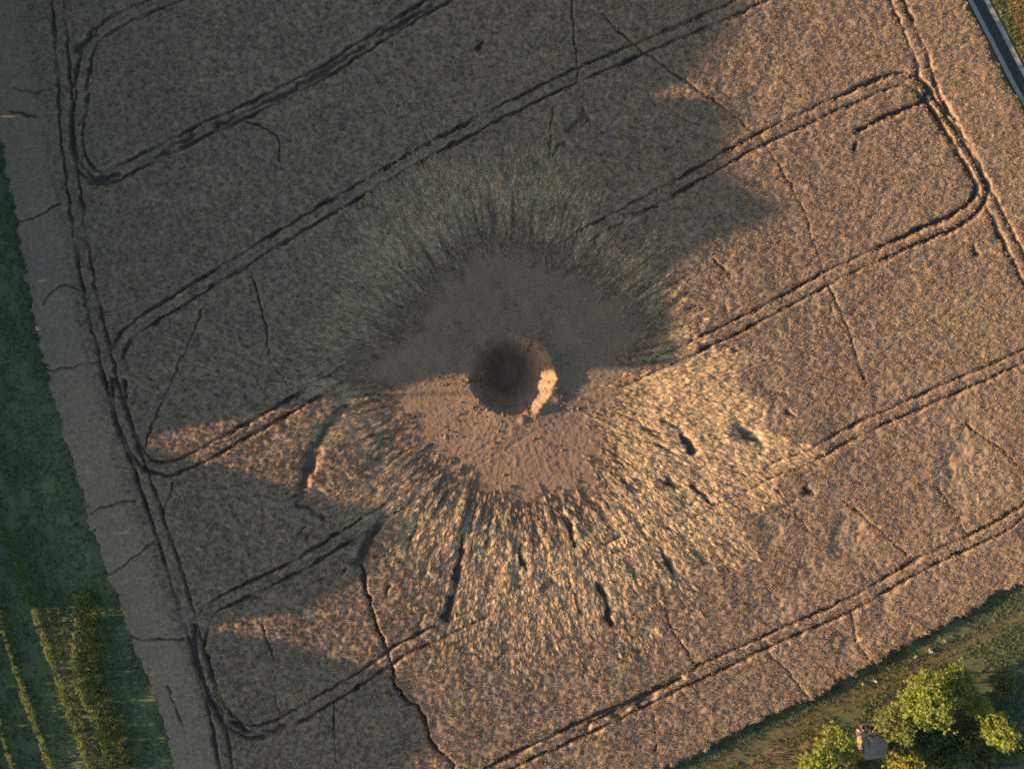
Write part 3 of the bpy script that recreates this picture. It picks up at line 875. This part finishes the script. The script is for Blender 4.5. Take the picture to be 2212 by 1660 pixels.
hs = wood("stems", [((l[0], l[1], 0), (l[0] + 0.1, l[1], 1.4), 0.06, 0.03) for l in lobes[::2]], M_bark, hedge)
hs["kind"] = "stuff"

ROWS = [([(-40, 1180), (4, 1285), (28, 1385), (60, 1482), (88, 1562), (116, 1640), (140, 1710)], "long vine row, second from the left edge at the bottom"),
        ([(30, 1150), (60, 1240), (86, 1318), (110, 1392), (136, 1465), (158, 1530), (186, 1608), (212, 1680), (232, 1740)], "thin vine row nearest the hedge"),
        ([(-60, 1370), (2, 1520), (26, 1600), (50, 1675), (70, 1740)], "short vine row nearest the lower left corner but one"),
        ([(-40, 1590), (2, 1640), (30, 1712), (50, 1780)], "stub of vine row in the bottom left corner"),
        ([(10, 800), (30, 900), (56, 975), (80, 1080), (104, 1204), (126, 1300), (150, 1400), (166, 1460)], "faint low vine row running up the strip to the field edge"),
        ([(-20, 900), (10, 980), (36, 1060), (62, 1150), (86, 1240), (112, 1330), (140, 1430), (172, 1530), (200, 1610), (228, 1700)], "faint low vine row second from the field edge"),
        ([(-40, 980), (-8, 1060), (22, 1170), (30, 1195)], "faint shaded vine row at the left edge")]
for k, (ln, lab) in enumerate(ROWS):
    w = smooth_line(PA(ln, ZS), 10)
    ox, oy = w[len(w) // 2]
    row = empty("vine_row", (ox, oy, ZS))
    tag(row, lab, "vine row", "vine rows on the strip")
    seg = np.linalg.norm(np.diff(w, axis=0), axis=1); cum = np.concatenate([[0], np.cumsum(seg)])
    n = int(cum[-1] * (120 if k < 4 else 34))
    s = rng.uniform(0, cum[-1], n)
    s += 0.35 * vn(s / 0.5, s * 0, 80 + k)
    x = np.interp(s, cum, w[:, 0]) - ox; y = np.interp(s, cum, w[:, 1]) - oy
    hgt = (1.4 if k < 4 else 0.6) + 0.22 * vn(s / 0.9, s * 0, 90 + k)
    c = np.stack([x + rng.normal(0, 0.13, n), y + rng.normal(0, 0.13, n), 0.25 + (hgt - 0.25) * rng.random(n) ** 0.7], 1)
    v, f = leaf_quads(c, 0.20, seed=90 + k)
    mesh_np("foliage", v, f, M_leaf_vine, row, smooth=False)
    st = np.arange(0.5, cum[-1], 1.25)
    vs = wood("stems", [((np.interp(q_, cum, w[:, 0]) - ox, np.interp(q_, cum, w[:, 1]) - oy, 0), (np.interp(q_, cum, w[:, 0]) - ox, np.interp(q_, cum, w[:, 1]) - oy, 1.1), 0.03, 0.02) for q_ in st], M_bark, row)
    vs["kind"] = "stuff"

# ------------------------------------------------------------------ the tree belt west of the field that shades it
XT = -84.0
PROFILE = [(-500, 1300), (-300, 1480), (-120, 1560), (0, 1590), (60, 1580), (100, 1540), (140, 1500), (165, 1495), (185, 1450), (200, 1405), (208, 1400), (216, 1545), (250, 1592), (290, 1572), (330, 1552), (370, 1565), (400, 1615),
           (425, 1640), (452, 1690), (472, 1660), (500, 1590), (520, 1535), (550, 1490), (580, 1452), (610, 1425), (650, 1420), (690, 1422), (740, 1440), (770, 1452), (788, 1435), (794, 1290), (800, 1080), (808, 890), (830, 810), (850, 735),
           (880, 590), (905, 480), (935, 310), (965, 300), (1000, 400), (1010, 480), (1030, 545), (1060, 630), (1080, 685), (1100, 790), (1125, 835), (1160, 838), (1200, 800), (1240, 770), (1265, 718), (1290, 692), (1320, 640), (1335, 500),
           (1350, 445), (1365, 455), (1380, 570), (1400, 640), (1425, 700), (1440, 785), (1455, 835), (1490, 872), (1530, 900), (1570, 915), (1600, 920), (1630, 895), (1660, 868), (1700, 800), (1800, 820), (2000, 700)]
ty, thh = [], []
for (yy, tip) in PROFILE:
    x, y = P(tip, yy)
    ty.append(y - (x - XT) * math.tan(AZ)); thh.append((x - XT) * math.tan(EL))
ty, thh = np.array(ty), np.array(thh)
o_ = np.argsort(ty); ty, thh = ty[o_], thh[o_]
bounds = [83, 74, 66, 58, 50, 45, 37.5, 30, 21, 12.5, 5.5, 0.1, -6.5, -14, -22, -30.2, -36, -43, -52, -64]
for k, (y1, y0) in enumerate(zip(bounds[:-1], bounds[1:])):
    g = np.random.default_rng(200 + k)
    hm = np.interp(np.linspace(y0, y1, 20), ty, thh).max()
    open_low = y1 < -28
    zlow = 6.8 if open_low else -0.6
    area = (y1 - y0) * (hm - zlow)
    n = int(area * 34)
    ym = (y0 + y1) / 2
    yy = g.uniform(y0 - 0.3, y1 + 0.3, n)
    hh = np.interp(yy, ty, thh)
    size = 0.92
    u = g.random(n)
    zz = zlow + u * np.maximum(hh - 0.5 - zlow, 0.05)
    dpt = np.clip(4.2 * np.sqrt(np.clip(1 - ((zz - (hm + zlow) / 2) / (0.62 * (hm - zlow))) ** 2, 0.05, 1)) * np.sqrt(np.clip(1 - ((yy - ym) / (0.62 * (y1 - y0))) ** 2, 0.1, 1)), 0.6, 4.2)
    xx = XT + dpt * g.uniform(-1, 1, n) 
    root = empty("belt_tree", (XT, ym, ZS))
    tag(root, "tall leafy tree of the dense belt beyond the left edge of the field strip", "tree", "trees of the shelter belt")
    if open_low:                                           # unseen low leaves added below the high crowns to block the sun
        m = int((y1 - y0) * 4.0 * 34)
        xx = np.concatenate([xx, XT + g.uniform(-2, 2, m)]); yy = np.concatenate([yy, g.uniform(y0 - 0.3, y1 + 0.3, m)]); zz = np.concatenate([zz, g.uniform(-0.7, 2.8, m)])
    m = int((y1 - y0) * 260)                               # smaller leaves added along the outline to sharpen the shadow edge
    ye = g.uniform(y0 - 0.2, y1 + 0.2, m)
    he = np.interp(ye, ty, thh)
    ze = he - 0.1 - np.abs(g.normal(0, 0.55, m))
    kf = ze > zlow
    size = np.concatenate([np.full(len(xx), size), np.full(int(kf.sum()), 0.42)])
    xx = np.concatenate([xx, XT + g.uniform(-1.6, 1.6, int(kf.sum()))]); yy = np.concatenate([yy, ye[kf]]); zz = np.concatenate([zz, ze[kf]])
    v, f = leaf_quads(np.stack([xx - XT, yy - ym, zz - ZS], 1), size, seed=300 + k)
    mesh_np("crown", v, f, M_leaf_dark, root, smooth=False)
    wood("trunk", [((0, 0, 0), (0.1, 0, max(hm * 0.5, 2.5)), 0.28, 0.2), ((0.1, 0, max(hm * 0.5, 2.5)), (0, 0, hm * 0.92), 0.2, 0.06)], M_bark, root)
